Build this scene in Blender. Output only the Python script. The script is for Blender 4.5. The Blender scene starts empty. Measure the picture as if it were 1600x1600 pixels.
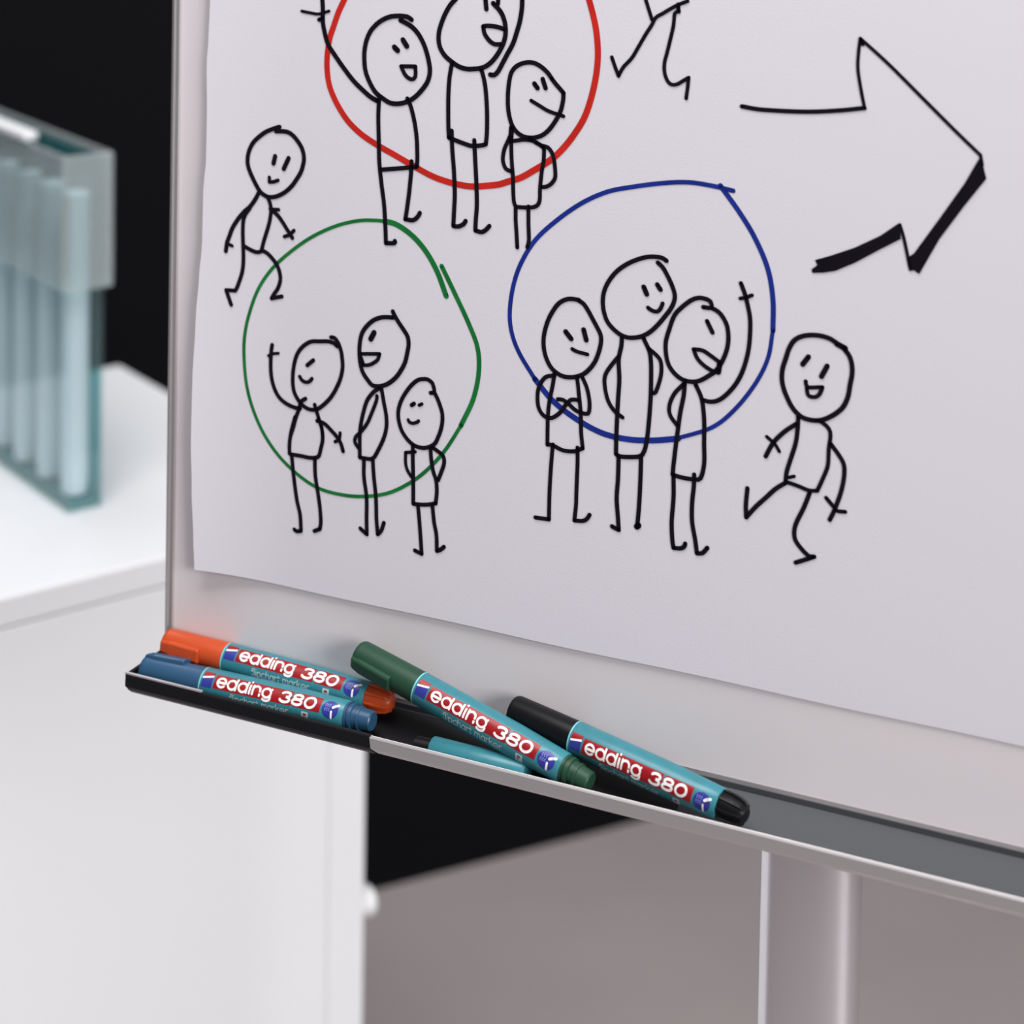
import bpy, bmesh, math, random
from math import sin, cos, radians, pi
from mathutils import Vector, Matrix
random.seed(7)
S = bpy.context.scene
COL = S.collection

# ------------------------------------------------------------------ camera
F_PX = 3200.0                                   # focal length for a 1600 px wide frame
TH, PI_, RO = radians(25.0), radians(3.0), radians(0.8912)
YC = -238.7                                     # image row of the optical axis: level camera, lens shifted down
FW = Vector((-sin(TH) * cos(PI_), cos(TH) * cos(PI_), -sin(PI_)))
RT0 = Vector((cos(TH), sin(TH), 0)); UP0 = RT0.cross(FW)
RT = RT0 * cos(RO) + UP0 * sin(RO); UP = UP0 * cos(RO) - RT0 * sin(RO)
def ray(x, y): return RT * ((x - 800) / F_PX) - UP * ((y - YC) / F_PX) + FW
CAM = Vector((0, 0, 1.10)) - ray(195, 1050) * 1.255
cd = bpy.data.cameras.new('camera'); cam = bpy.data.objects.new('camera', cd); COL.objects.link(cam)
cd.sensor_width = 36; cd.lens = 72; cd.clip_start = 0.05; cd.shift_y = -(800 - YC) / 1600
cam.matrix_world = Matrix(((RT.x, UP.x, -FW.x, CAM.x), (RT.y, UP.y, -FW.y, CAM.y), (RT.z, UP.z, -FW.z, CAM.z), (0, 0, 0, 1)))
cd.dof.use_dof = True; cd.dof.focus_distance = 1.18; cd.dof.aperture_fstop = 5.3; cd.dof.aperture_blades = 0
S.camera = cam

# ------------------------------------------------------------------ light and exposure
w = bpy.data.worlds.new('world'); S.world = w; w.use_nodes = True
w.node_tree.nodes['Background'].inputs[0].default_value = (0.93, 0.95, 1.0, 1)
w.node_tree.nodes['Background'].inputs[1].default_value = 0.17
def area(name, loc, target, sx, sy, power, col):
    l = bpy.data.lights.new(name, 'AREA'); l.shape = 'RECTANGLE'; l.size = sx; l.size_y = sy; l.energy = power; l.color = col
    o = bpy.data.objects.new(name, l); COL.objects.link(o); o.location = loc
    o.rotation_euler = (Vector(target) - Vector(loc)).to_track_quat('-Z', 'Y').to_euler()
    return o
area('window_light', (4.5, -2.0, 2.5), (0.0, 0.2, 1.0), 2.2, 1.8, 192, (1.0, 0.98, 0.97))
area('ceiling_light', (0.2, -0.35, 3.1), (0.1, 0.1, 1.0), 1.6, 1.0, 54, (1.0, 0.98, 0.98))
area('rear_fill_light', (-0.9, 0.9, 2.65), (-0.8, 0.9, 0), 0.9, 0.6, 13, (0.97, 0.98, 1.0))  # fill lamp added to brighten the cabinet top and the floor behind
vs = S.view_settings; vs.view_transform = 'Standard'; vs.look = 'None'; vs.exposure = 0.0; vs.gamma = 1.0; vs.use_curve_mapping = False

# ------------------------------------------------------------------ helpers
def mat(name, col, rough=0.5, metal=0.0, bump=0.0, bscale=300.0, var=0.0, vscale=20.0, stretch=None, coat=0.0, spec=0.5, trans=0.0, ior=1.45, emit=None):
    m = bpy.data.materials.new(name); m.use_nodes = True
    nt = m.node_tree; b = nt.nodes['Principled BSDF']
    b.inputs['Base Color'].default_value = (*col, 1); b.inputs['Roughness'].default_value = rough; b.inputs['Metallic'].default_value = metal
    b.inputs['Coat Weight'].default_value = coat; b.inputs['Specular IOR Level'].default_value = spec
    b.inputs['Transmission Weight'].default_value = trans; b.inputs['IOR'].default_value = ior
    if bump or var:
        tc = nt.nodes.new('ShaderNodeTexCoord'); mp = nt.nodes.new('ShaderNodeMapping')
        nt.links.new(tc.outputs['Object'], mp.inputs[0])
        if stretch: mp.inputs['Scale'].default_value = stretch
    if bump:
        n = nt.nodes.new('ShaderNodeTexNoise'); n.inputs['Scale'].default_value = bscale; nt.links.new(mp.outputs[0], n.inputs['Vector'])
        bp = nt.nodes.new('ShaderNodeBump'); bp.inputs['Strength'].default_value = bump; bp.inputs['Distance'].default_value = 0.0004
        nt.links.new(n.outputs[0], bp.inputs['Height']); nt.links.new(bp.outputs[0], b.inputs['Normal'])
    if var:
        n2 = nt.nodes.new('ShaderNodeTexNoise'); n2.inputs['Scale'].default_value = vscale; n2.inputs['Detail'].default_value = 3
        nt.links.new(mp.outputs[0], n2.inputs['Vector'])
        r = nt.nodes.new('ShaderNodeMapRange'); r.inputs[1].default_value = .3; r.inputs[2].default_value = .7
        r.inputs[3].default_value = 1 - var; r.inputs[4].default_value = 1 + var
        nt.links.new(n2.outputs[0], r.inputs[0])
        mx = nt.nodes.new('ShaderNodeVectorMath'); mx.operation = 'SCALE'; mx.inputs[0].default_value = col
        nt.links.new(r.outputs[0], mx.inputs['Scale']); nt.links.new(mx.outputs[0], b.inputs['Base Color'])
    return m
M = dict(
    paper=mat('paper', (0.735, 0.705, 0.77), 0.75, bump=.12, bscale=900, spec=.2),
    panel=mat('lacquered_panel', (0.735, 0.69, 0.715), 0.52, 0.0, bump=.05, bscale=1500),
    alu=mat('anodised_aluminium', (0.60, 0.57, 0.575), 0.50, 0.8, bump=.12, bscale=700, stretch=(.02, 1, 1)),
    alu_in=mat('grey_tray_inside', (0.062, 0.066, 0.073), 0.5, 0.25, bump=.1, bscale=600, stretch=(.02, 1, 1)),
    blackp=mat('black_plastic', (0.006, 0.006, 0.008), 0.5, bump=.1, bscale=1500, spec=.25),
    steel=mat('satin_post', (0.74, 0.73, 0.765), 0.25, 0.9, bump=.06, bscale=500, stretch=(1, 1, .02)),
    ink=mat('black_ink', (0.006, 0.005, 0.009), 0.7, spec=.1),
    inkred=mat('red_ink', (0.55, 0.022, 0.015), 0.7, spec=.1, var=.12, vscale=60),
    inkgreen=mat('green_ink', (0.010, 0.165, 0.035), 0.7, spec=.1, var=.2, vscale=60),
    inkblue=mat('blue_ink', (0.012, 0.028, 0.24), 0.7, spec=.1, var=.15, vscale=60),
    teal=mat('teal_barrel', (0.036, 0.20, 0.245), 0.34, var=.06, vscale=150),
    tealedge=mat('pale_teal_edge', (0.22, 0.55, 0.6), 0.4),
    red=mat('banner_red', (0.29, 0.005, 0.009), 0.38),
    white=mat('print_white', (0.86, 0.83, 0.82), 0.4),
    navy=mat('badge_blue', (0.028, 0.035, 0.26), 0.35),
    badgetext=mat('badge_pale_blue', (0.22, 0.25, 0.55), 0.4),
    small=mat('small_print', (0.42, 0.56, 0.58), 0.4),
    c_orange=mat('orange_plastic', (0.50, 0.064, 0.014), 0.36, bump=.05, bscale=900),
    c_blue=mat('blue_plastic', (0.022, 0.075, 0.150), 0.36, bump=.05, bscale=900),
    c_green=mat('green_plastic', (0.016, 0.058, 0.033), 0.48, spec=.35, bump=.05, bscale=900),
    c_black=mat('black_cap_plastic', (0.005, 0.005, 0.006), 0.38, bump=.05, bscale=900, spec=.22),
    cab=mat('white_laminate', (0.90, 0.905, 0.93), 0.45, var=.012, vscale=3),
    wall=mat('charcoal_wall', (0.0048, 0.0048, 0.0062), 0.8, bump=.1, bscale=120, spec=.06),
    floor=mat('grey_floor', (0.44, 0.392, 0.388), 0.42, bump=.05, bscale=60, var=.05, vscale=2.5),
    tube=mat('pale_frosted_glass', (0.80, 0.82, 0.89), 0.3, trans=.0, ior=1.35),
    tealglass=mat('teal_glass', (0.13, 0.38, 0.40), 0.15, trans=.4, ior=1.35),
    wood=mat('dark_rubber', (0.02, 0.02, 0.02), 0.8),
)
def clear(name, tint, frost=0.0, frostcol=(.8, .85, .87), rough=.08):
    m = bpy.data.materials.new(name); m.use_nodes = True; nt = m.node_tree; nt.nodes.clear()
    out = nt.nodes.new('ShaderNodeOutputMaterial'); tr = nt.nodes.new('ShaderNodeBsdfTransparent'); tr.inputs[0].default_value = (*tint, 1)
    gl_ = nt.nodes.new('ShaderNodeBsdfGlossy'); gl_.inputs['Roughness'].default_value = rough
    lw = nt.nodes.new('ShaderNodeLayerWeight'); pw = nt.nodes.new('ShaderNodeMath'); pw.operation = 'POWER'; pw.inputs[1].default_value = 5
    fr = nt.nodes.new('ShaderNodeMath'); fr.operation = 'MULTIPLY_ADD'; fr.inputs[1].default_value = .55; fr.inputs[2].default_value = .035
    nt.links.new(lw.outputs['Facing'], pw.inputs[0]); nt.links.new(pw.outputs[0], fr.inputs[0])
    df = nt.nodes.new('ShaderNodeBsdfDiffuse'); df.inputs[0].default_value = (*frostcol, 1)
    m1 = nt.nodes.new('ShaderNodeMixShader'); m1.inputs[0].default_value = frost
    m2 = nt.nodes.new('ShaderNodeMixShader')
    nt.links.new(tr.outputs[0], m1.inputs[1]); nt.links.new(df.outputs[0], m1.inputs[2])
    nt.links.new(fr.outputs[0], m2.inputs[0]); nt.links.new(m1.outputs[0], m2.inputs[1]); nt.links.new(gl_.outputs[0], m2.inputs[2])
    nt.links.new(m2.outputs[0], out.inputs[0]); return m
M['glass'] = clear('clear_acrylic', (.93, .985, .985), .03)
M['frosted'] = clear('frosted_acrylic', (.88, .96, .965), .22, (.88, .92, .93))
M['tint'] = clear('teal_tinted_acrylic', (.42, .70, .72), .12, (.10, .36, .38))
def link(name, verts, faces, m, parent=None, smooth=False, bevel=0.0, seg=2):
    me = bpy.data.meshes.new(name); me.from_pydata([tuple(v) for v in verts], [], faces); me.update()
    if smooth: me.polygons.foreach_set('use_smooth', [True] * len(me.polygons))
    me.materials.append(m)
    o = bpy.data.objects.new(name, me); COL.objects.link(o)
    if parent: o.parent = parent
    if bevel:
        md = o.modifiers.new('bevel', 'BEVEL'); md.width = bevel; md.segments = seg; md.limit_method = 'ANGLE'; md.angle_limit = radians(35)
    return o
def empty(name, loc=(0, 0, 0), rz=0):
    o = bpy.data.objects.new(name, None); COL.objects.link(o); o.location = loc; o.rotation_euler = (0, 0, rz)
    o.empty_display_size = .05
    return o
def tag(o, label=None, cat=None, group=None, kind=None):
    if label: o['label'] = label
    if cat: o['category'] = cat
    if group: o['group'] = group
    if kind: o['kind'] = kind
    return o
def box_vf(x0, x1, y0, y1, z0, z1):
    v = [(x, y, z) for x in (x0, x1) for y in (y0, y1) for z in (z0, z1)]
    return v, [(0, 1, 3, 2), (4, 6, 7, 5), (0, 4, 5, 1), (2, 3, 7, 6), (0, 2, 6, 4), (1, 5, 7, 3)]
def box(name, b, m, parent=None, bevel=0.0, seg=2):
    v, f = box_vf(*b); return link(name, v, f, m, parent, bevel=bevel, seg=seg)
def lathe(name, prof, m, parent=None, n=48, axis='x'):
    v, f = [], []
    for (x, r) in prof:
        for k in range(n):
            a = 2 * pi * k / n
            v.append((x, r * sin(a), r * cos(a)) if axis == 'x' else (r * cos(a), r * sin(a), x))
    for i in range(len(prof) - 1):
        for k in range(n):
            a, b = i * n + k, i * n + (k + 1) % n
            f.append((a, b, b + n, a + n))
    f.append(tuple(range(n))[::-1]); f.append(tuple(range((len(prof) - 1) * n, len(prof) * n)))
    o = link(name, v, f, m, parent, smooth=True)
    md = o.modifiers.new('edges', 'EDGE_SPLIT'); md.split_angle = radians(40)
    return o
def extrude_x(name, sec, x0, x1, m, parent=None, bevel=0.0, smooth=False, cap=True):
    """closed cross-section [(y, z)...] swept from x0 to x1"""
    n = len(sec)
    v = [(x0, y, z) for y, z in sec] + [(x1, y, z) for y, z in sec]
    f = [(k, (k + 1) % n, n + (k + 1) % n, n + k) for k in range(n)]
    if cap: f += [tuple(range(n))[::-1], tuple(range(n, 2 * n))]
    o = link(name, v, f, m, parent, smooth=smooth, bevel=bevel)
    if smooth:
        md = o.modifiers.new('edges', 'EDGE_SPLIT'); md.split_angle = radians(35)
    return o

# ribbons: 2-D strokes with round ends, mapped onto any surface afterwards
class Ink:
    def __init__(s, fine=0): s.v, s.f, s.fine = [], [], fine
    def disc(s, p, r, n=12):
        b = len(s.v)
        s.v += [(p[0] + r * cos(2 * pi * k / n), p[1] + r * sin(2 * pi * k / n)) for k in range(n)]
        s.f.append(tuple(range(b, b + n)))
    def poly(s, pts):
        b = len(s.v); s.v += list(pts); s.f.append(tuple(range(b, b + len(pts))))
    def line(s, pts, hw, caps=True):
        if len(pts) == 2 and s.fine: pts = smooth_pts(pts, s.fine)
        """pts: dense polyline, hw: half width (number or list)"""
        n = len(pts); h = hw if isinstance(hw, list) else [hw] * n
        b = len(s.v)
        for i in range(n):
            p0, p1 = pts[max(0, i - 1)], pts[min(n - 1, i + 1)]
            dx, dy = p1[0] - p0[0], p1[1] - p0[1]; L = math.hypot(dx, dy) or 1e-9
            nx, ny = -dy / L * h[i], dx / L * h[i]
            s.v += [(pts[i][0] + nx, pts[i][1] + ny), (pts[i][0] - nx, pts[i][1] - ny)]
        for i in range(n - 1):
            a = b + 2 * i; s.f.append((a, a + 1, a + 3, a + 2))
        if caps: s.disc(pts[0], h[0]); s.disc(pts[-1], h[-1])
def smooth_pts(p, step):
    """Catmull-Rom through the points"""
    if len(p) == 2:
        n = max(1, int(math.dist(p[0], p[1]) / step)); return [(p[0][0] + (p[1][0] - p[0][0]) * k / n, p[0][1] + (p[1][1] - p[0][1]) * k / n) for k in range(n + 1)]
    q = [(2 * p[0][0] - p[1][0], 2 * p[0][1] - p[1][1])] + list(p) + [(2 * p[-1][0] - p[-2][0], 2 * p[-1][1] - p[-2][1])]
    out = []
    for i in range(1, len(q) - 2):
        a, b, c, d = q[i - 1:i + 3]; n = max(2, int(math.dist(b, c) / step))
        for k in range(n):
            t = k / n
            out.append(tuple(.5 * (2 * b[j] + (c[j] - a[j]) * t + (2 * a[j] - 5 * b[j] + 4 * c[j] - d[j]) * t * t + (3 * b[j] - a[j] - 3 * c[j] + d[j]) * t ** 3) for j in (0, 1)))
    out.append(tuple(p[-1])); return out

# ------------------------------------------------------------------ the room
floor = box('floor', (-3.2, 2.6, -2.2, 4.2, -0.05, 0.0), M['floor']); tag(floor, kind='structure')
WD = Vector((cos(radians(52)), sin(radians(52)), 0)); WN = Vector((-WD.y, WD.x, 0))   # along the wall, and away from the room
W0 = Vector((-0.654, 1.538, 0))
a, b = W0 - WD * 3.2, W0 + WD * 3.6
wv = [a, b, b + WN * .1, a + WN * .1]; wv = wv + [p + Vector((0, 0, 2.7)) for p in wv]
wall = link('wall_back', wv, [(0, 3, 2, 1), (4, 5, 6, 7), (0, 1, 5, 4), (1, 2, 6, 5), (2, 3, 7, 6), (3, 0, 4, 7)], M['wall']); tag(wall, kind='structure')

# ------------------------------------------------------------------ flipchart stand
AL = radians(0.52)
PU = Vector((0, sin(AL), cos(AL))); PN = Vector((0, cos(AL), -sin(AL)))    # up along the board, and out of its back
P0 = Vector((0, 0.0435, 1.0970))                                             # lower left corner of the panel face
TR = Matrix(((1, 0, 0, 0), (0, PN.y, PU.y, P0.y), (0, PN.z, PU.z, P0.z), (0, 0, 0, 1)))   # board space: x right, y back, z up
stand = empty('flipchart_stand', (0.42, 0.12, 0))
tag(stand, 'silver flipchart stand with lacquered board, marker tray and satin metal post', 'flipchart')
def stand_part(o):
    o.parent = stand; o.matrix_parent_inverse = Matrix.Translation((-0.42, -0.12, 0)); return o
def board(o): o.data.transform(TR); return stand_part(o)
BW, BH = 0.716, 1.0
board(box('panel', (0.0035, BW - .0035, 0, .012, 0.004, BH), M['panel'], bevel=.0006))
# side profile of the frame: ribbed edge strip, one each side, and bottom and top rails
def edge(x0, sx):
    sec = [(x0, -.0012), (x0 + sx * .0022, -.0022), (x0 + sx * .0026, -.0008), (x0 + sx * .0044, -.0008), (x0 + sx * .0048, -.0018), (x0 + sx * .0058, -.0018), (x0 + sx * .0062, 0.0003), (x0 + sx * .0062, .0145), (x0, .0145)]
    n = len(sec)
    v = [(x, y, .0035) for x, y in sec] + [(x, y, BH + .004) for x, y in sec]
    f = [(k, (k + 1) % n, n + (k + 1) % n, n + k) for k in range(n)] + [tuple(range(n))[::-1], tuple(range(n, 2 * n))]
    o = board(link('frame_edge', v, f, M['alu']))
    return o
edge(0, 1); edge(BW, -1)
board(extrude_x('bottom_rail', [(-.0007, .0003), (-.0007, .0014), (-.0003, .0019), (-.0003, .0044), (0.012, .0044), (.012, .0005)], 0, BW, M['alu']))
board(extrude_x('top_rail', [(-.002, BH + .003), (-.002, BH - .004), (.0145, BH - .004), (.0145, BH + .003)], 0, BW, M['alu']))
# tray: aluminium lip and sloping floor, black plastic end and liner
LZ = 1.0988                                              # top of the lip
def lip(dz0, dz1): return [(0.0003, LZ), (-.0007, LZ - .0014), (-.0012, LZ - .0072), (0.0006, LZ - .0098), (.004, LZ - .0118), (.010, LZ - .0136), (.010, LZ - .0126), (.005, LZ - .0112), (.0022, LZ - .0085), (.0014, LZ - .0020), (.0008, LZ - .0003)]
TX1 = BW + .004
o = stand_part(extrude_x('tray_lip', lip(0, 0), .1712, TX1, M['alu'], bevel=.0003))
for v in o.data.vertices:                                # the cut end of the rail runs back at its foot
    if v.co.x < .2 and v.co.z < LZ - .0065: v.co.x += (LZ - .0065 - v.co.z) * 1.5
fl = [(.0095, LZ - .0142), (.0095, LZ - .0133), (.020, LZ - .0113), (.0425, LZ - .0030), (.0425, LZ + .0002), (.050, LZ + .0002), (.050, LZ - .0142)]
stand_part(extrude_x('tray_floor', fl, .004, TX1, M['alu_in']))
endlip = [(0.0004, LZ + .0002), (-.0004, LZ - .0010), (-.0004, LZ - .0075), (.0012, LZ - .0100), (.0045, LZ - .0128), (.010, LZ - .0140), (.010, LZ - .0122), (.0055, LZ - .0112), (.0028, LZ - .0080), (.0022, LZ - .0020), (.0018, LZ + .0002)]
endp = []
v, f = [], []
def add(vf):
    b = len(v); v.extend(vf[0]); f.extend([tuple(i + b for i in q) for q in vf[1]])
def sweep(sec, x0, x1):
    n = len(sec)
    return [(x0, y, z) for y, z in sec] + [(x1, y, z) for y, z in sec], [(k, (k + 1) % n, n + (k + 1) % n, n + k) for k in range(n)] + [tuple(range(n))[::-1], tuple(range(n, 2 * n))]
add(sweep(endlip, 0.0012, .1725))
side = [(0.0004, LZ + .0002), (-.0002, LZ - .0075), (.0045, LZ - .0124), (.010, LZ - .0134), (.046, LZ - .0100), (.046, LZ + .0002)]
add(sweep(side, 0.0, .0024))
stand_part(link('tray_end', v, f, M['blackp'], bevel=.0005))
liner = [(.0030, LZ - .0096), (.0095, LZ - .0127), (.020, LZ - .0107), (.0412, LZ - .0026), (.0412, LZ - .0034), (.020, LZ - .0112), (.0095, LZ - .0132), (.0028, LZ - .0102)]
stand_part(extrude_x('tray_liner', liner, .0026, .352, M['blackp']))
# pale strip modelled in place of the highlight on the black rim's edge
stand_part(extrude_x('rim_highlight', [(-.0004, LZ + .0003), (-.0004, LZ + .0012), (.0014, LZ + .0012), (.0014, LZ + .0003)], .0004, .056, M['alu']))
stand_part(extrude_x('bracket', [(.030, LZ - .0160), (.030, LZ - .0134), (.062, LZ - .0134), (.062, 1.16), (.071, 1.16), (.071, LZ - .0160)], .372, .446, M['alu'], bevel=.001))
# post: rounded aluminium extrusion
def post_sec(cx, cy, hx, hy, n=64, e=2.2):
    out = []
    for k in range(n):
        a_ = 2 * pi * k / n; c, s = cos(a_), sin(a_)
        out.append((cx + hx * math.copysign(abs(c) ** (2 / e), c), cy + hy * math.copysign(abs(s) ** (2 / e), s)))
    return out
ps = post_sec(.4080, .095, .0293, .019); n = len(ps)
v = [(x, y, .06) for x, y in ps] + [(x, y, LZ - .0165) for x, y in ps]
f = [(k, (k + 1) % n, n + (k + 1) % n, n + k) for k in range(n)] + [tuple(range(n))[::-1], tuple(range(n, 2 * n))]
o = stand_part(link('post', v, f, M['steel'], smooth=True)); o.modifiers.new('edges', 'EDGE_SPLIT').split_angle = radians(40)
stand_part(box('base_foot', (.38, .436, -.20, .42, .025, .06), M['steel'], bevel=.006))
stand_part(box('base_foot', (.17, .665, .072, .126, .028, .058), M['steel'], bevel=.006))
for cx, cy in ((.408, -.17), (.408, .39), (.2, .099), (.635, .099)):
    wv_ = lathe('castor', [(-.009, .006), (-.009, .0135), (-.006, .0149), (.006, .0149), (.009, .0135), (.009, .006)], M['wood'], n=20)
    wv_.data.transform(Matrix.Translation((cx, cy, .0150))); stand_part(wv_)

# ------------------------------------------------------------------ paper with its drawings
POFF = -.0014
def bulge(u, vv):
    """how far the sheet stands off its flat place, towards the viewer"""
    e = max(0.0, 1 - (u - .022) / .07)
    return .0066 * e * e * (0.75 + .25 * sin(vv * 9 + 1.0)) + .0007 * sin(u * 9) * sin(vv * 6 + .6)
def edge_u(vv):                                            # left edge of the sheet wanders
    pts = [(0.0, .0255), (.06, .0257), (.074, .0248), (.111, .0231), (.139, .0221), (.175, .0223), (.2156, .0237), (.2438, .0255), (.262, .0270), (.296, .0271), (.316, .0286), (.344, .0286), (.375, .0279), (.391, .0289), (.415, .0296), (.5, .029), (1, .029)]
    for (a0, u0), (a1, u1) in zip(pts, pts[1:]):
        if a0 <= vv <= a1:
            t = (vv - a0) / (a1 - a0); t = t * t * (3 - 2 * t); return u0 + (u1 - u0) * t
    return .029
def paper3(u, vv, lift=0.0):
    return P0 + Vector((u, 0, 0)) + PU * vv + PN * (POFF - bulge(u, vv) - lift)
def px_paper(x, y):
    d = ray(x, y); off = 0.0
    for _ in range(4):
        Q = P0 + PN * (POFF - off); t = (Q - CAM).dot(PN) / d.dot(PN); h = CAM + d * t
        u, vv = h.x, (h - P0).dot(PU); off = bulge(u, vv)
    return u, vv, t
V0, V1, U1 = .0580, .962, .699
root = empty('flipchart_sheet', tuple(P0 + PU * V0))
tag(root, 'large white paper sheet hanging on the board, covered with marker drawings', 'paper sheet')
def sheet_part(o): o.parent = root; o.matrix_parent_inverse = Matrix.Translation(-(P0 + PU * V0)); return o
NU, NV = 60, 110
v, f = [], []
for j in range(NV + 1):
    vv = V0 + (V1 - V0) * j / NV
    for i in range(NU + 1):
        s_ = (i / NU) ** 1.5; eu = edge_u(vv); u = eu + (U1 - eu) * s_
        vb = vv + .0003 * sin(u * 40) * max(0, 1 - j / 6)
        v.append(paper3(u, vb))
for j in range(NV):
    for i in range(NU):
        k = j * (NU + 1) + i; f.append((k, k + 1, k + NU + 2, k + NU + 1))
o = sheet_part(link('paper', v, f, M['paper'], smooth=True))
md = o.modifiers.new('thickness', 'SOLIDIFY'); md.thickness = .0004; md.offset = -1.0
o.modifiers.new('edges', 'EDGE_SPLIT').split_angle = radians(40)

def parse(txt):
    return [[tuple(map(float, q.split(','))) for q in seg.split()] for seg in txt.split('|')]
def drawing(name, m, crops, lift=.0004, label=None):
    """crops: [(x0, y0, scale, [(width_px, 'x,y x,y | ...') ...]) ...]; '|' is a sharp turn"""
    ink = Ink(); sc_ = 1.25 / F_PX
    for (x0, y0, s, strokes) in crops:
        for (wd, txt) in strokes:
            if wd == 'poly':
                ink.poly([px_paper(x0 + x / s, y0 + y / s)[:2] for x, y in parse(txt)[0]]); continue
            segs = parse(txt); last = None
            for sg in segs:
                pts = ([last] if last else []) + sg; last = sg[-1]
                q = [px_paper(x0 + x / s, y0 + y / s) for x, y in pts]
                hw = .5 * wd * q[len(q) // 2][2] / F_PX * 1.10
                if len(q) < 2: continue
                ink.line(smooth_pts([(a_[0], a_[1]) for a_ in q], .0013), hw)
    o = sheet_part(link(name, [paper3(a_, b_, lift) for a_, b_ in ink.v], ink.f, m))
    if label: o['label'] = label
    return o
FIG = 'figure_drawing'
drawing('circle_drawing', M['inkred'], [(460, 0, 6.667, [(9, '545,-60 520,0 460,130 405,290 370,400 347,550 342,700 365,880 430,1050 530,1220 625,1330 740,1428 900,1530 1050,1615 1260,1738 1440,1835 1600,1893 1740,1927 1860,1942 1995,1935 2133,1920 2230,1890 2360,1850 2500,1772 2650,1680 2775,1573 2905,1415 3033,1200 3123,900 3163,600 3143,300 3073,0 3050,-60')])], .00022, 'red hand-drawn ring at the top')
drawing('circle_drawing', M['inkgreen'], [(330, 330, 2.857, [(8, '1050,378 1010,270 960,180 900,110 830,60 775,44'), (5, '780,45 740,41 660,42 560,65 450,115 350,185 270,260 210,350 170,460 150,560 148,660 160,780 190,890 240,1000 310,1100 400,1185 490,1240 600,1268 700,1272 800,1255 900,1205 980,1140 1050,1060 1120,950'), (7, '1115,958 1170,840 1195,720 1190,610 1150,500 1090,370 1030,245')])], .00022, 'green hand-drawn ring at the left')
drawing('circle_drawing', M['inkblue'], [(780, 260, 2.5, [(6.5, '915,95 830,75 740,62 640,65 520,80 420,100 320,145 220,215 140,290 85,380 55,470 42,570 50,650 80,730 140,830'), (8.5, '140,830 210,915 300,985 400,1040 500,1065 600,1070 700,1063'), (6, '690,1064 830,1020 920,950 1000,850 1050,750 1070,640'), (7.5, '1070,640 1070,520 1050,400 1000,280 940,180 865,75')])], .00022, 'blue hand-drawn ring in the middle')
drawing('arrow_drawing', M['ink'], [(1140, 40, 3.81, [(6.5, '75,480 200,500 450,512 650,505 805,490'), (5, '805,490 | 780,360 765,250 770,150 780,75 | 950,230 1150,430 1350,630 1495,770 | 1505,830'),
    ('poly', '1495,780 1512,840 1530,910 1400,1070 1250,1270 1130,1478 1100,1455 1070,1462 1062,1380 1100,1355 1250,1150 1400,940 1470,820'),
    ('poly', '510,1395 600,1370 750,1320 900,1250 1015,1172 1020,1270 900,1330 750,1410 630,1460 560,1470 495,1472 490,1450 525,1425'), (5, '1015,1185 1040,1270 1075,1440'), (6, '780,80 795,110')])], label='bold block arrow pointing right')
drawing(FIG, M['ink'], [(340, 190, 10, [(6.5, '975,80 880,110 760,160 650,240 560,330 500,450 475,570 480,680 520,800 580,930 650,1060 700,1120 780,1170 860,1180 960,1155 1060,1100 1160,1010 1240,900 1310,780 1345,660 1355,560 1330,430 1270,320 1190,220 1110,165 1020,150 920,150'), (7, '905,540 880,650'), (7, '1115,570 1040,735'), (5.5, '815,870 | 815,940 | 880,940 950,915'),
    (6.5, '650,1110 590,1220 510,1330 430,1400 350,1490 280,1590 230,1680 190,1790 155,1880 | 135,2020'), (5, '150,1900 235,1940'), (6, '510,1350 440,1450 410,1540 400,1700 405,1920 410,2100 405,2250 385,2370 350,2480 310,2590 280,2640 | 140,2630 | 220,2860'),
    (6, '790,1180 830,1290 840,1400 820,1550 780,1700 730,1860 695,2000'), (6, '420,1940 500,1990 620,2040 700,2020'), (6, '700,2010 790,2060 880,2160 940,2250 980,2370 985,2480 950,2600 890,2690 850,2760 | 1010,2730'), (6, '830,1360 880,1400 960,1480 1030,1580 1090,1680 1140,1760 1175,1815'), (5.5, '860,1370 960,1375'), (5.5, '1050,1795 1130,1765 1200,1700')])], label='left walking stick figure')
drawing(FIG, M['ink'], [(460, 0, 6.667, [(7, '295,-20 300,100 300,220 320,340 355,460 430,580 520,710 620,840 720,940 800,1010 870,1050'), (4.5, '80,115 180,135 260,145 365,115'), (6, '260,205 300,190'), (7, '1225,205 1180,175 1080,165 980,180 880,235 800,320 755,420 735,520 732,620 745,740 790,860 850,960 920,1020 1000,1070 1080,1080 1160,1065 1240,1025 1320,950 1390,850 1415,740 1400,620 1360,480 1300,360 1230,280 1150,230 1110,210'), (8, '1045,490 1080,525'), (8, '1135,415 1175,480'), (6, '1115,690 1200,690 1265,692 | 1262,800 1220,825 1160,780 1115,690')]),
    (560, 140, 6.156, [(6.5, '205,60 195,250 200,500 205,700 225,900 250,1100 262,1300 268,1475 | 350,1475 355,1455'), (6.5, '475,85 510,170 545,320 565,480 570,650 565,740 | 420,755 215,770'), (6.5, '515,690 510,800 490,1000 470,1150 455,1245 | 530,1255 575,1220 595,1185')])], label='stick figure waving its left arm')
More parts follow.
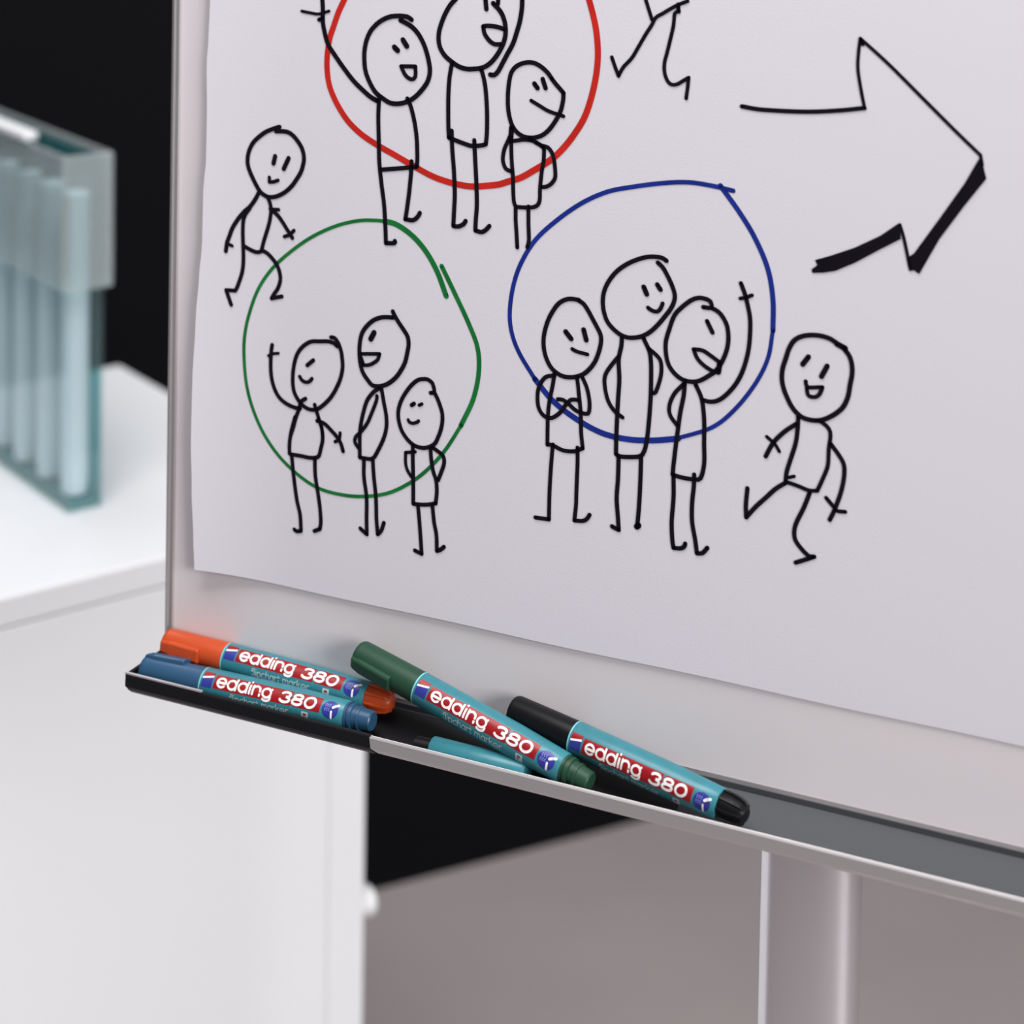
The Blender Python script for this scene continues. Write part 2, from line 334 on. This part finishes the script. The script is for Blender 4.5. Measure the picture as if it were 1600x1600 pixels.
drawing(FIG, M['ink'], [(670, 0, 10, [(7, '430,-20 340,80 260,220 200,370 165,500 160,640 190,760 260,870 360,960 480,1040 600,1075 720,1075 850,1055 960,990 1050,890 1120,780 1175,660 1205,520 1195,360 1150,220 1080,120 1010,50'), (7, '890,-20 905,140'), (6.5, '1090,-20 1085,60'), (6.5, '1190,455 1060,415 920,402 855,412 | 880,530 960,640 1040,690 1130,690'), (7, '1465,-20 1460,120 1430,320 1380,500 1320,680 1240,830 1160,980 1090,1110 1030,1170 965,1165')]),
    (680, 100, 5.714, [(6.5, '155,-10 140,60 128,150 120,300 120,520 125,655 | 160,670 250,705 330,730 420,725 455,715 | 465,600 465,400 450,200 425,80 410,45'), (6.5, '150,595 155,750 170,950 178,1150 172,1300 165,1445 | 210,1450 255,1430 275,1400'), (6.5, '352,680 360,850 370,1050 375,1250 365,1400 362,1485 | 420,1500 460,1475 487,1445')])], label='tall stick figure in the middle of the red ring')
drawing(FIG, M['ink'], [(770, 80, 10, [(6.5, '930,430 860,330 760,240 660,185 560,172 450,195 350,255 290,345 262,470 245,620 240,780 248,920 270,1040 310,1160 380,1260 480,1330 580,1350 680,1345 780,1310 880,1230 970,1110 1040,990 1080,880 1105,750 1110,650 | 1060,590 990,510 930,430'), (7, '655,505 705,575'), (7, '785,435 830,575'), (5.5, '605,770 720,840 850,920 960,965 1030,985 1110,1015'), (8, '300,1190 290,1300 285,1400'), (6, '270,1405 380,1395 480,1380 600,1390 700,1430 790,1500'), (7, '560,1360 620,1390')]),
    (770, 200, 8, [(6, '215,110 190,170 150,260 130,370 138,440 170,510 235,540'), (6, '240,0 235,200 240,400 255,600 260,800 270,930 300,980 380,990 500,990 560,965 590,900 595,750 615,550 640,400 645,260'), (6, '540,180 620,220 690,240 740,300 770,400 785,550 780,630 730,700 670,733 610,735'), (6, '290,1000 290,1150 300,1300 310,1490'), (6, '450,980 450,1200 455,1400 435,1490')])], label='small stick figure with hands on hips')
drawing(FIG, M['ink'], [(940, 0, 9.412, [(5.5, '650,-20 690,110 745,285'), (5.5, '1270,15 1120,75 1000,140 900,200 800,260 740,370 650,510 540,700 450,850 330,980 280,1060 255,1115 | 210,1000 155,840'), (5.5, '1130,60 1130,160 1080,200 1060,380 1010,600 960,800 930,920 930,1060 970,1180 1030,1240 1110,1240 1200,1190 1285,1140 | 1270,1280 1248,1445'), (6, '1130,90 1140,170')])], label='legs of the running figure at the top edge')
drawing(FIG, M['ink'], [(410, 510, 9.412, [(6, '150,270 137,350 128,500 130,650 150,800 200,950 270,1060 370,1140 480,1190 560,1205'), (4.5, '95,430 160,402 240,392'), (6, '1015,158 1070,170 1120,240 1160,350 1180,480 1185,600 1160,740 1110,870 1040,1000 950,1110 840,1200 760,1225 680,1210 600,1160 540,1090 480,980 455,860 453,720 468,580 500,450 550,350 630,270 730,220 850,218 970,218 1060,245 1105,290'), (6, '665,570 755,495'), (5.5, '555,735 590,790 650,820 700,805 735,765'), (6, '640,1060 570,1110 550,1200 500,1330 460,1480 420,1600'), (6, '775,1150 810,1270 850,1400 880,1500 890,1580')]),
    (430, 620, 6.957, [(6, '220,220 180,370 160,500 160,615 | 185,625 280,640 380,660 470,650 500,560 520,460 510,340 475,230'), (6, '185,640 195,760 210,900 240,1120 275,1280 285,1455 | 240,1460 213,1440'), (6, '435,670 440,850 470,1050 490,1200 500,1350 490,1435 | 430,1458'), (6, '460,260 540,290 620,370 680,440 720,510 742,590'), (5, '710,390 700,460 655,487')])], label='stick figure raising its left arm')
drawing(FIG, M['ink'], [(540, 470, 9.412, [(6.5, '700,155 730,220 790,320 870,440 920,530 932,650 910,770 880,900 820,1020 740,1130 640,1210 560,1245 480,1255 400,1240 330,1160 260,1050 225,930 210,800 212,650 238,500 300,390 400,295 500,250 600,238 700,245'), (8, '425,465 375,560'), (5.5, '230,778 505,778 | 480,860 420,910 350,942 270,945'), (6, '230,830 265,930')]),
    (540, 590, 6.154, [(6, '330,100 270,140 210,220 175,330 150,450 140,550 140,765 | 190,775 265,775 320,690 370,580 395,480 395,370 370,230 350,110'), (5.5, '305,175 300,220 250,350 210,440 150,520 100,570 93,620 125,670'), (6, '180,790 180,950 205,1150 205,1350 208,1505 | 145,1448'), (6, '265,790 275,950 295,1150 300,1350 312,1505 | 345,1470 372,1395')])], label='laughing stick figure seen in profile')
drawing(FIG, M['ink'], [(610, 580, 11.43, [(6, '725,385 790,372 775,260 740,190 660,140 580,138 500,155 400,230 300,350 220,480 165,620 145,750 160,900 210,1060 300,1200 400,1300 500,1350 600,1368 700,1350 800,1290 860,1170 910,1030 935,880 930,740 890,600 840,470 790,372'), (6, '385,605 430,575'), (5, '520,605 570,582'), (5, '325,865 345,905 410,928 480,910 510,885')]),
    (610, 680, 8, [(6, '285,115 285,300 290,600 290,855 | 380,865 480,865 570,850 | 585,700 575,560 540,450 515,300 505,150'), (5, '315,205 195,215 | 195,350 220,440 270,520'), (6, '530,150 600,200 665,260 675,350 640,460 600,560'), (6, '350,880 365,1050 380,1250 395,1480 | 310,1438'), (6, '530,880 550,1080 580,1250 585,1445 | 630,1430 675,1392')])], label='short smiling stick figure in the green ring')
drawing(FIG, M['ink'], [(820, 450, 10, [(6.5, '850,195 920,240 990,340 1060,470 1140,620 1190,730 1195,850 1160,1000 1100,1150 1010,1270 910,1350 800,1385 700,1392 600,1375 500,1320 410,1230 340,1090 305,950 298,800 320,660 370,500 440,365 530,245 640,180 740,168 850,185'), (7.5, '645,680 730,790'), (7.5, '925,650 965,810'), (5.5, '745,950 820,990 985,1035')]),
    (820, 570, 6.154, [(6, '290,80 270,200 240,350 225,500 220,765 | 270,770 370,820 480,830 560,800 | 545,650 540,450 520,250 505,110'), (6, '290,100 200,120 140,210 125,320 140,420 190,490 260,510 340,460 400,380 450,335 520,337'), (6, '560,125 600,220 625,350 620,450 590,470 500,440 430,380 370,335 320,330'), (6, '275,765 265,850 250,1050 240,1250 235,1485 | 105,1466'), (6, '510,795 510,950 500,1200 495,1350 480,1495 | 560,1500 600,1480 627,1440')])], label='sceptical stick figure with folded arms')
drawing(FIG, M['ink'], [(930, 390, 10.667, [(6.5, '1195,185 1120,135 980,115 850,125 720,160 570,222 420,315 300,430 200,580 145,730 132,880 150,1030 200,1180 290,1300 420,1410 540,1460 660,1465 790,1440 920,1370 1050,1250 1160,1120 1260,990 1320,860 1330,740 1280,580 1210,430 1130,290 1050,215'), (7.5, '815,620 865,740'), (7, '1040,580 1095,665'), (6, '885,965 950,1010 1030,1032 1090,990 1130,895')]),
    (930, 510, 4.848, [(6.5, '205,85 200,150 180,250 185,400 175,560 168,700 162,850 160,965 | 200,985 330,985 370,950 395,850 415,650 425,450 420,220 370,90'), (6, '185,220 120,300 78,370 75,450 100,560 150,640 210,688'), (6, '400,160 470,220 500,270 500,370 460,497 435,500'), (6.5, '180,980 175,1150 165,1300 175,1450 180,1540 | 130,1513'), (6.5, '350,980 345,1150 335,1350 320,1520'), (9, '318,1515 330,1505')])], label='tall stick figure in the middle of the blue ring')
drawing(FIG, M['ink'], [(1020, 430, 7.619, [(6.5, '605,377 700,385 690,310 630,280 550,268 460,298 350,380 260,480 200,640 160,780 158,900 180,1030 240,1140 340,1230 450,1265 560,1255 680,1190 750,1140 820,1040 880,900 903,760 890,610 840,500 780,430 700,385'), (6.5, '650,545 715,680'), (6, '795,1030 700,960 600,895 490,880 | 530,980 600,1060 700,1130 785,1160'), (8, '800,1050 785,1150'), (6.5, '1053,95 1100,220 1130,340 1160,500 1162,680 1140,900 1080,1120 1000,1280 900,1400 800,1480 700,1505 590,1482'), (5.5, '1045,275 1110,265 1185,237')]),
    (1020, 580, 5.333, [(6.5, '270,80 260,200 230,350 210,500 190,650 175,780 168,860 | 250,885 350,900 400,890 430,770 430,600 430,400 410,230 360,110'), (6, '260,105 180,190 140,290 150,370 210,455'), (6.5, '175,870 175,1050 160,1250 165,1400 175,1470 | 235,1475 263,1460 273,1435'), (6.5, '348,860 345,950 330,1100 330,1250 355,1400 370,1515 | 415,1515 447,1482 457,1470')])], label='shouting stick figure raising its right arm')
drawing(FIG, M['ink'], [(1200, 510, 9.412, [(7, '1130,310 1020,245 930,185 830,148 720,128 600,127 480,152 385,210 315,320 265,470 220,615 208,760 232,900 280,1030 350,1170 430,1270 520,1340 640,1375 760,1380 870,1350 1000,1280 1110,1180 1180,1030 1210,860 1240,700 1238,560 1200,430 1130,335'), (8.5, '1020,255 1140,320'), (7.5, '600,445 515,555'), (7.5, '875,580 790,735'), (6, '560,805 590,890 805,892 | 770,980 720,1030 650,1035 590,1000 575,900')]),
    (1150, 640, 6.4, [(6.5, '625,70 620,180 600,330 550,490 510,620 500,710'), (5, '530,678 585,665'), (6, '500,720 620,760 730,805 815,810 | 870,690 920,560 930,400 945,220 870,130 800,105'), (6.5, '610,140 500,210 400,300 350,370 300,465'), (5, '310,268 390,340 437,417'), (6.5, '950,340 1030,450 1082,550 1082,680 1050,830 1000,970 980,1020 940,1100'), (6, '905,880 980,970 1010,1010 1095,1020'), (6.5, '500,730 400,790 300,880 200,970 105,1075 | 102,950 117,785'), (6.5, '740,830 680,980 610,1120 587,1200 592,1290 650,1380 730,1460 785,1468 | 700,1497 600,1528')])], label='running stick figure at the right')

# ------------------------------------------------------------------ markers
GL = {}
def ell(cx, cy, rx, ry, a0=0, a1=360, n=22): return [(cx + rx * cos(radians(a0 + (a1 - a0) * k / n)), cy + ry * sin(radians(a0 + (a1 - a0) * k / n))) for k in range(n + 1)]
GL['e'] = (1.12, [[(.06, .48), (1.06, .48)], ell(.56, .5, .5, .5, 0, 318)])
GL['d'] = (1.16, [ell(.56, .5, .5, .5), [(1.06, .02), (1.06, 1.22)]])
GL['i'] = (.22, [[(.11, .02), (.11, .93)], [(.11, 1.36), (.11, 1.38)]])
GL['n'] = (1.06, [[(.1, .02), (.1, 1)], [(.1, .55)] + ell(.53, .58, .43, .42, 170, 0) + [(.96, .02)]])
GL['g'] = (1.16, [ell(.56, .5, .5, .5), [(1.06, .98), (1.06, .1)] + ell(.58, -.02, .48, .34, 0, -140)])
GL['3'] = (1.12, [ell(.55, .80, .42, .28, 160, -80) + ell(.55, .26, .48, .28, 85, -160)])
GL['8'] = (1.14, [ell(.56, .81, .40, .27), ell(.56, .27, .47, .29)])
GL['0'] = (1.14, [ell(.56, .54, .5, .56)])
GL['f'] = (.5, [[(.22, 0), (.22, 1.2)] + ell(.45, 1.22, .22, .25, 180, 80, 6), [(.02, .95), (.46, .95)]])
GL['l'] = (.22, [[(.1, 0), (.1, 1.45)]])
GL['p'] = (.9, [ell(.48, .5, .36, .5), [(.1, -.42), (.1, 1)]])
GL['c'] = (.8, [ell(.48, .5, .4, .5, 50, 310)])
GL['h'] = (.85, [[(.1, 0), (.1, 1.45)], [(.1, .55)] + ell(.43, .6, .33, .4, 170, 0, 10) + [(.76, 0)]])
GL['a'] = (.88, [ell(.42, .5, .36, .5), [(.8, 0), (.8, 1)]])
GL['r'] = (.55, [[(.1, 0), (.1, 1)], [(.1, .6)] + ell(.42, .62, .32, .38, 160, 70, 6)])
GL['t'] = (.5, [[(.24, 1.3), (.24, .2)] + ell(.42, .18, .18, .18, 180, 300, 6), [(.02, .95), (.48, .95)]])
GL['m'] = (1.3, [[(.1, 0), (.1, 1)], [(.1, .6)] + ell(.38, .65, .27, .35, 170, 0, 8) + [(.65, 0)], [(.65, .6)] + ell(.92, .65, .27, .35, 170, 0, 8) + [(1.19, 0)]])
GL['k'] = (.8, [[(.1, 0), (.1, 1.45)], [(.72, 1), (.12, .45)], [(.35, .62), (.76, 0)]])
GL['E'] = (.9, GL['e'][1])
def text_ink(ink, txt, x, y, xh, wx, hw, gap, slant=0.0):
    for ch in txt:
        if ch == ' ': x += wx * .55; continue
        adv, st = GL[ch]
        for s_ in st:
            ink.line([(x + px_ * wx + slant * py_ * xh, y + py_ * xh) for px_, py_ in s_], hw)
        x += adv * wx + gap
    return x
def rad(s):                                            # barrel radius along the marker, metres
    s *= 1000
    return (9.35 if s < 112 else 9.35 - (s - 112) / 34 * 1.0) / 1000
def wrap(ink, lift):
    out = []
    for s_, t in ink.v:
        r = rad(s_ / 1000) ; a_ = t / 1000 / r; r += lift
        out.append((s_ / 1000, r * sin(a_), r * cos(a_)))
    return out
def grid_patch(ink, x0, x1, t0, t1, n=8, skew=0.0, m_=1):
    for j in range(m_):
        for k in range(n):
            a_, b_ = t0 + (t1 - t0) * k / n, t0 + (t1 - t0) * (k + 1) / n
            p, q = x0 + (x1 - x0) * j / m_, x0 + (x1 - x0) * (j + 1) / m_
            ink.poly([(p + skew * a_, a_), (q + skew * a_, a_), (q + skew * b_, b_), (p + skew * b_, b_)])
def marker(A, B, roll, capmat, label, clip_deg=-44, fins=False, group='flipchart markers in the tray'):
    A, B = Vector(A), Vector(B)
    X = (B - A).normalized(); view = (CAM - (A + B) / 2); Z = (view - X * view.dot(X)).normalized(); Y = Z.cross(X)
    Z2 = Z * cos(radians(roll)) + Y * sin(radians(roll)); Y2 = Z2.cross(X)
    r = empty('flipchart_marker')
    L = (B - A).length / .163
    r.matrix_world = Matrix(((X.x, Y2.x, Z2.x, A.x), (X.y, Y2.y, Z2.y, A.y), (X.z, Y2.z, Z2.z, A.z), (0, 0, 0, 1))) @ Matrix.Diagonal((L, 1, 1, 1))
    tag(r, label, 'marker', group)
    k = 1e-3
    cap = lathe('cap', [(0, 6.6 * k), (.5 * k, 7.9 * k), (1.6 * k, 8.5 * k), (3 * k, 8.75 * k), (44 * k, 9.25 * k), (45.6 * k, 9.25 * k)], capmat, r)
    cap['label'] = 'cap in the ink colour'
    if clip_deg is not None:                                       # clip: raised bar running from the cap end, with a square free end
        ca = radians(clip_deg); c_, s_ = cos(ca), sin(ca)
        prof = [(1.0, 8.2, 9.3), (3, 8.2, 10.2), (8, 8.3, 10.7), (27, 8.6, 11.1), (29.2, 8.6, 11.3), (30, 8.6, 11.1)]
        v, f = [], []
        for (x, r0, r1) in prof:
            hw = 4.3 if x > 3 else 3.6
            for (dy, rr) in ((-hw, r0 - 1.2), (-hw, r1 - .9), (-hw * .7, r1), (hw * .7, r1), (hw, r1 - .9), (hw, r0 - 1.2)):
                v.append((x * k, (rr * s_ + dy * c_) * k, (rr * c_ - dy * s_) * k))
        for i in range(len(prof) - 1):
            for j in range(6):
                a_, b_ = i * 6 + j, i * 6 + (j + 1) % 6; f.append((a_, a_ + 6, b_ + 6, b_))
        f += [tuple(range(6)), tuple(range(len(v) - 6, len(v)))[::-1]]
        link('clip', v, f, capmat, cap, bevel=.0004)
    brl = lathe('barrel', [(45.2 * k, 8.6 * k), (45.2 * k, 9.2 * k), (45.7 * k, 9.35 * k), (80 * k, 9.35 * k), (112 * k, 9.35 * k), (130 * k, rad(.130)), (145.5 * k, rad(.1455)), (146 * k, 8.0 * k), (146 * k, 6 * k)], M['teal'], r, n=56)
    ink = Ink(.35)
    for q in range(56): ink.poly([(45.7, 58.7 * q / 56 - 29.35), (46.5, 58.7 * q / 56 - 29.35), (46.5, 58.7 * (q + 1) / 56 - 29.35), (45.7, 58.7 * (q + 1) / 56 - 29.35)])
    link('sleeve_edge', wrap(ink, .00006), ink.f, M['tealedge'], brl)
    ink = Ink(.35); bx0, bx1 = 56.2, 131
    grid_patch(ink, bx0, bx1, -4.3, 4.3, 10, .06, 6)
    link('banner', wrap(ink, .00008), ink.f, M['red'], brl)
    ink = Ink(.35)
    text_ink(ink, 'edding', 58.4, -2.75, 5.1, 5.75, .67, .98)
    text_ink(ink, '380', 102.6, -2.8, 5.2, 6.7, .74, .95, .16)
    link('lettering', wrap(ink, .00018), ink.f, M['white'], brl)
    ink = Ink(.35); grid_patch(ink, 47.6, 55.0, 1.6, 4.9, 4)
    link('flag_red', wrap(ink, .00008), ink.f, M['red'], brl)
    ink = Ink(.35); grid_patch(ink, 47.6, 55.0, -4.6, 1.6, 6)
    link('flag_blue', wrap(ink, .00008), ink.f, M['navy'], brl)
    ink = Ink(.35); ink.line([(47.6, .7), (55.0, 2.3)], .55, False)
    link('flag_stripe', wrap(ink, .00018), ink.f, M['white'], brl)
    ink = Ink(.35); text_ink(ink, 'flipchart marker', 68.5, -9.7, 2.9, 3.25, .27, .35)
    link('small_lettering', wrap(ink, .00010), ink.f, M['small'], brl)
    ink = Ink(.35); grid_patch(ink, 119, 123.5, -11, -5.6, 5)
    link('symbol_box', wrap(ink, .0001), ink.f, M['small'], brl)
    ink = Ink(.35); grid_patch(ink, 120.2, 122.3, -7.8, -6.6, 1); grid_patch(ink, 120.2, 121.3, -9.2, -8.4, 1)
    link('symbol', wrap(ink, .00018), ink.f, M['red'], brl)
    ink = Ink(.35)                                       # round badge built in strips so it follows the barrel
    for q in range(14):
        a0, a1 = -1 + 2 * q / 14, -1 + 2 * (q + 1) / 14
        h0, h1 = math.sqrt(max(0, 1 - a0 * a0)), math.sqrt(max(0, 1 - a1 * a1))
        ink.poly([(137.6 - 5.4 * h0, -1.2 + 5.2 * a0), (137.6 + 5.4 * h0, -1.2 + 5.2 * a0), (137.6 + 5.4 * h1, -1.2 + 5.2 * a1), (137.6 - 5.4 * h1, -1.2 + 5.2 * a1)])
    link('badge', wrap(ink, .00010), ink.f, M['navy'], brl)
    ink = Ink(.35)
    for (yy, xs) in ((.9, 0), (-1.5, -.3)):
        for c_ in range(3): ink.line(ell(134.6 + xs + c_ * 1.35, yy, .42, .75, 40, 300, 8), .16)
    link('badge_print', wrap(ink, .00018), ink.f, M['badgetext'], brl)
    ink = Ink(.35); ink.line([(139.2, .2), (140.9, 1.25)], .75); ink.line([(140.9, 1.25), (142.6, 1.9)], .75); ink.line([(138.7, -2.2), (139.0, -5.6)], .62)
    link('badge_mark', wrap(ink, .00018), ink.f, M['white'], brl)
    if fins:
        tail = lathe('tail_plug', [(145.8 * k, 7.0 * k), (147 * k, 7.4 * k), (153 * k, 7.1 * k), (158 * k, 6.4 * k), (161 * k, 5.2 * k), (162.6 * k, 3.6 * k), (163 * k, 2.0 * k)], capmat, r, n=32)
        for q in range(8):
            v, f = [], []
            for x, r1 in ((146.2, 8.1), (152, 8.2), (156, 7.8), (159.5, 6.9), (161.6, 5.6)):
                for dy, rr in ((-1.0, 4.2), (-.8, r1), (.8, r1), (1.0, 4.2)): v.append((x * k, dy * k, rr * k))
            for p in range(4):
                for e in range(4):
                    a_, b_ = p * 4 + e, p * 4 + (e + 1) % 4; f.append((a_, a_ + 4, b_ + 4, b_))
            f += [(0, 1, 2, 3), (19, 18, 17, 16)]
            R_ = Matrix.Rotation(2 * pi * q / 8 + .2, 4, 'X'); v = [R_ @ Vector(p) for p in v]
            link('fin', v, f, capmat, tail, bevel=.0003)
    else:
        lathe('tail_plug', [(145.6 * k, 7.9 * k), (147.4 * k, 7.9 * k), (147.6 * k, 7.2 * k), (148.6 * k, 7.2 * k), (148.8 * k, 7.8 * k), (150.6 * k, 7.7 * k), (150.8 * k, 6.6 * k), (154 * k, 6.5 * k), (154.2 * k, 6.9 * k), (155.4 * k, 6.8 * k), (155.6 * k, 6.2 * k), (162.2 * k, 5.8 * k), (163 * k, 5.0 * k)], capmat, r, n=36)
    return r
def at_y(x, y, Y):
    d = ray(x, y); t = (Y - CAM.y) / d.y; return CAM + d * t
marker(at_y(226, 1046, .0138), at_y(583, 1127, .0150), 15, M['c_blue'], 'flipchart marker with a blue cap lying at the front of the black tray end', clip_deg=62)
marker(at_y(261, 1003, .0335), at_y(615, 1099, .0325), 23, M['c_orange'], 'flipchart marker with an orange cap lying behind the blue-capped one', fins=True)
marker(at_y(561, 1022, .0325), at_y(923, 1223, .0074), 1, M['c_green'], 'flipchart marker with a green cap leaning its cap against the board')
marker(at_y(802, 1109, .0346), at_y(1168, 1275, .0100), -14, M['c_black'], 'flipchart marker with a black cap, rightmost in the tray', clip_deg=None, fins=True)
# the fifth marker: only a stretch of its teal barrel shows below the green-capped one
A = at_y(676, 1157, .0098); A.z = LZ - .0118 + .0072
hm = empty('flipchart_marker', tuple(A)); tag(hm, 'mostly hidden teal marker lying beneath the green-capped marker', 'marker', 'flipchart markers in the tray')
lathe('barrel', [(0, .0055), (0, .0068), (.0005, .0072), (.058, .0072), (.060, .0062)], M['teal'], hm)
lathe('cap', [(-.011, .0042), (-.0105, .0052), (0, .0056), (.001, .0056)], M['c_black'], hm, n=32)

# ------------------------------------------------------------------ cabinet with glassware behind
CH = .87
def at_z(x, y, Z):
    d = ray(x, y); t = (Z - CAM.z) / d.z; return CAM + d * t
CC = at_z(577, 789, CH)                                   # near right corner of the top
CR = radians(62)
cabinet = empty('white_cabinet', (CC.x, CC.y, 0), CR)     # local x: along the front (towards the corner is 0, left is negative), local y: back
tag(cabinet, 'white laminate cabinet standing at the left behind the flipchart', 'cabinet')
CW, CD = 1.10, .584
box('top', (-CW, 0, 0, CD, CH - .030, CH), M['cab'], cabinet, bevel=.003)
box('side_panel', (-.045, -.0005, .0005, CD - .004, .0, CH - .0305), M['cab'], cabinet, bevel=.001)
box('side_panel', (-CW + .002, -CW + .045, .0005, CD - .004, .0, CH - .0305), M['cab'], cabinet, bevel=.001)
box('back_panel', (-CW + .045, -.045, CD - .02, CD - .006, .05, CH - .0305), M['cab'], cabinet)
box('plinth', (-CW + .045, -.045, .03, .05, .0, .07), M['cab'], cabinet)
dw = (CW - .090) / 2
for q in range(2):
    d_ = box('door', (-.045 - dw * (q + 1) + .0008, -.045 - dw * q - .0008, .0005, .020, .074, CH - .0312), M['cab'], cabinet, bevel=.001)
o = lathe('side_knob', [(0, .0085), (.004, .0085), (.006, .011), (.012, .0125), (.016, .011), (.018, .006)], M['cab'], cabinet, n=28)
def loc_on_side(px, py):                                  # where the sight line meets the cabinet's right side
    d = ray(px, py); nrm = Vector((cos(CR), sin(CR), 0)); t = (CC - CAM).dot(nrm) / d.dot(nrm); return CAM + d * t
kp = loc_on_side(572, 1402)
o.location = (-.0006, .016, kp.z - .016); o.scale = (1.1, 1.35, 1.35); o['label'] = 'small round white knob'

# clear container of glass tubes
GB = at_z(104, 805, CH)                                   # nearest corner of its foot
E1 = Vector((cos(CR), sin(CR), 0)); E2 = Vector((-sin(CR), cos(CR), 0))
gl = empty('acrylic_container', (GB.x, GB.y, CH), CR)     # local x: its short end, local y: its length, away from the viewer
tag(gl, 'clear acrylic container with a wide collar standing on the white cabinet', 'container')
GH, GWd, GDp, t_ = .368, .041, .30, .005
for nm, bx in (('wall_panel', (0, GWd, 0, t_, .0005, GH)), ('wall_panel', (0, GWd, GDp - t_, GDp, .0005, GH)), ('wall_panel', (0, t_, t_ + .0002, GDp - t_ - .0002, .0005, GH)), ('wall_panel', (GWd - t_, GWd, t_ + .0002, GDp - t_ - .0002, .0005, GH))):
    box(nm, bx, M['tint'] if bx[0] > .02 or bx[2] > .3 else M['glass'], gl, bevel=.001)
box('bottom_panel', (t_ + .0003, GWd - t_ - .0003, t_ + .0003, GDp - t_ - .0003, .0005, .010), M['tealglass'], gl, bevel=.001)
cz0 = GH - .135
for bx in ((-.0075, GWd + .0075, -.0075, -.0015, cz0, GH + .006), (-.0075, GWd + .0075, GDp + .0015, GDp + .0075, cz0, GH + .006), (-.0075, -.0015, -.0012, GDp + .0012, cz0, GH + .006), (GWd + .0015, GWd + .0075, -.0012, GDp + .0012, cz0, GH + .006)):
    box('collar', bx, M['frosted'], gl, bevel=.003, seg=3)
box('lid_strip', (-.011, .006, .085, GDp + .011, GH + .0065, GH + .016), M['cab'], gl, bevel=.003)
NM = ['nearest to the container end', 'second from the container end', 'third from the container end', 'fourth from the container end', 'fifth from the container end']
for q in range(5):
    g = lathe('glass_tube', [(.0005, .010), (.003, .0130), (.02, .0148), (.20, .0150), (.306, .0150), (.312, .0153), (.318, .0146)], M['tube'], None, n=28, axis='z')
    p = GB + E1 * .0205 + E2 * (.026 + q * .060)
    g.location = (p.x, p.y, CH + .0105)
    tag(g, 'pale glass tube upright in the acrylic container, ' + NM[q], 'glass tube', 'glass tubes in the acrylic container')
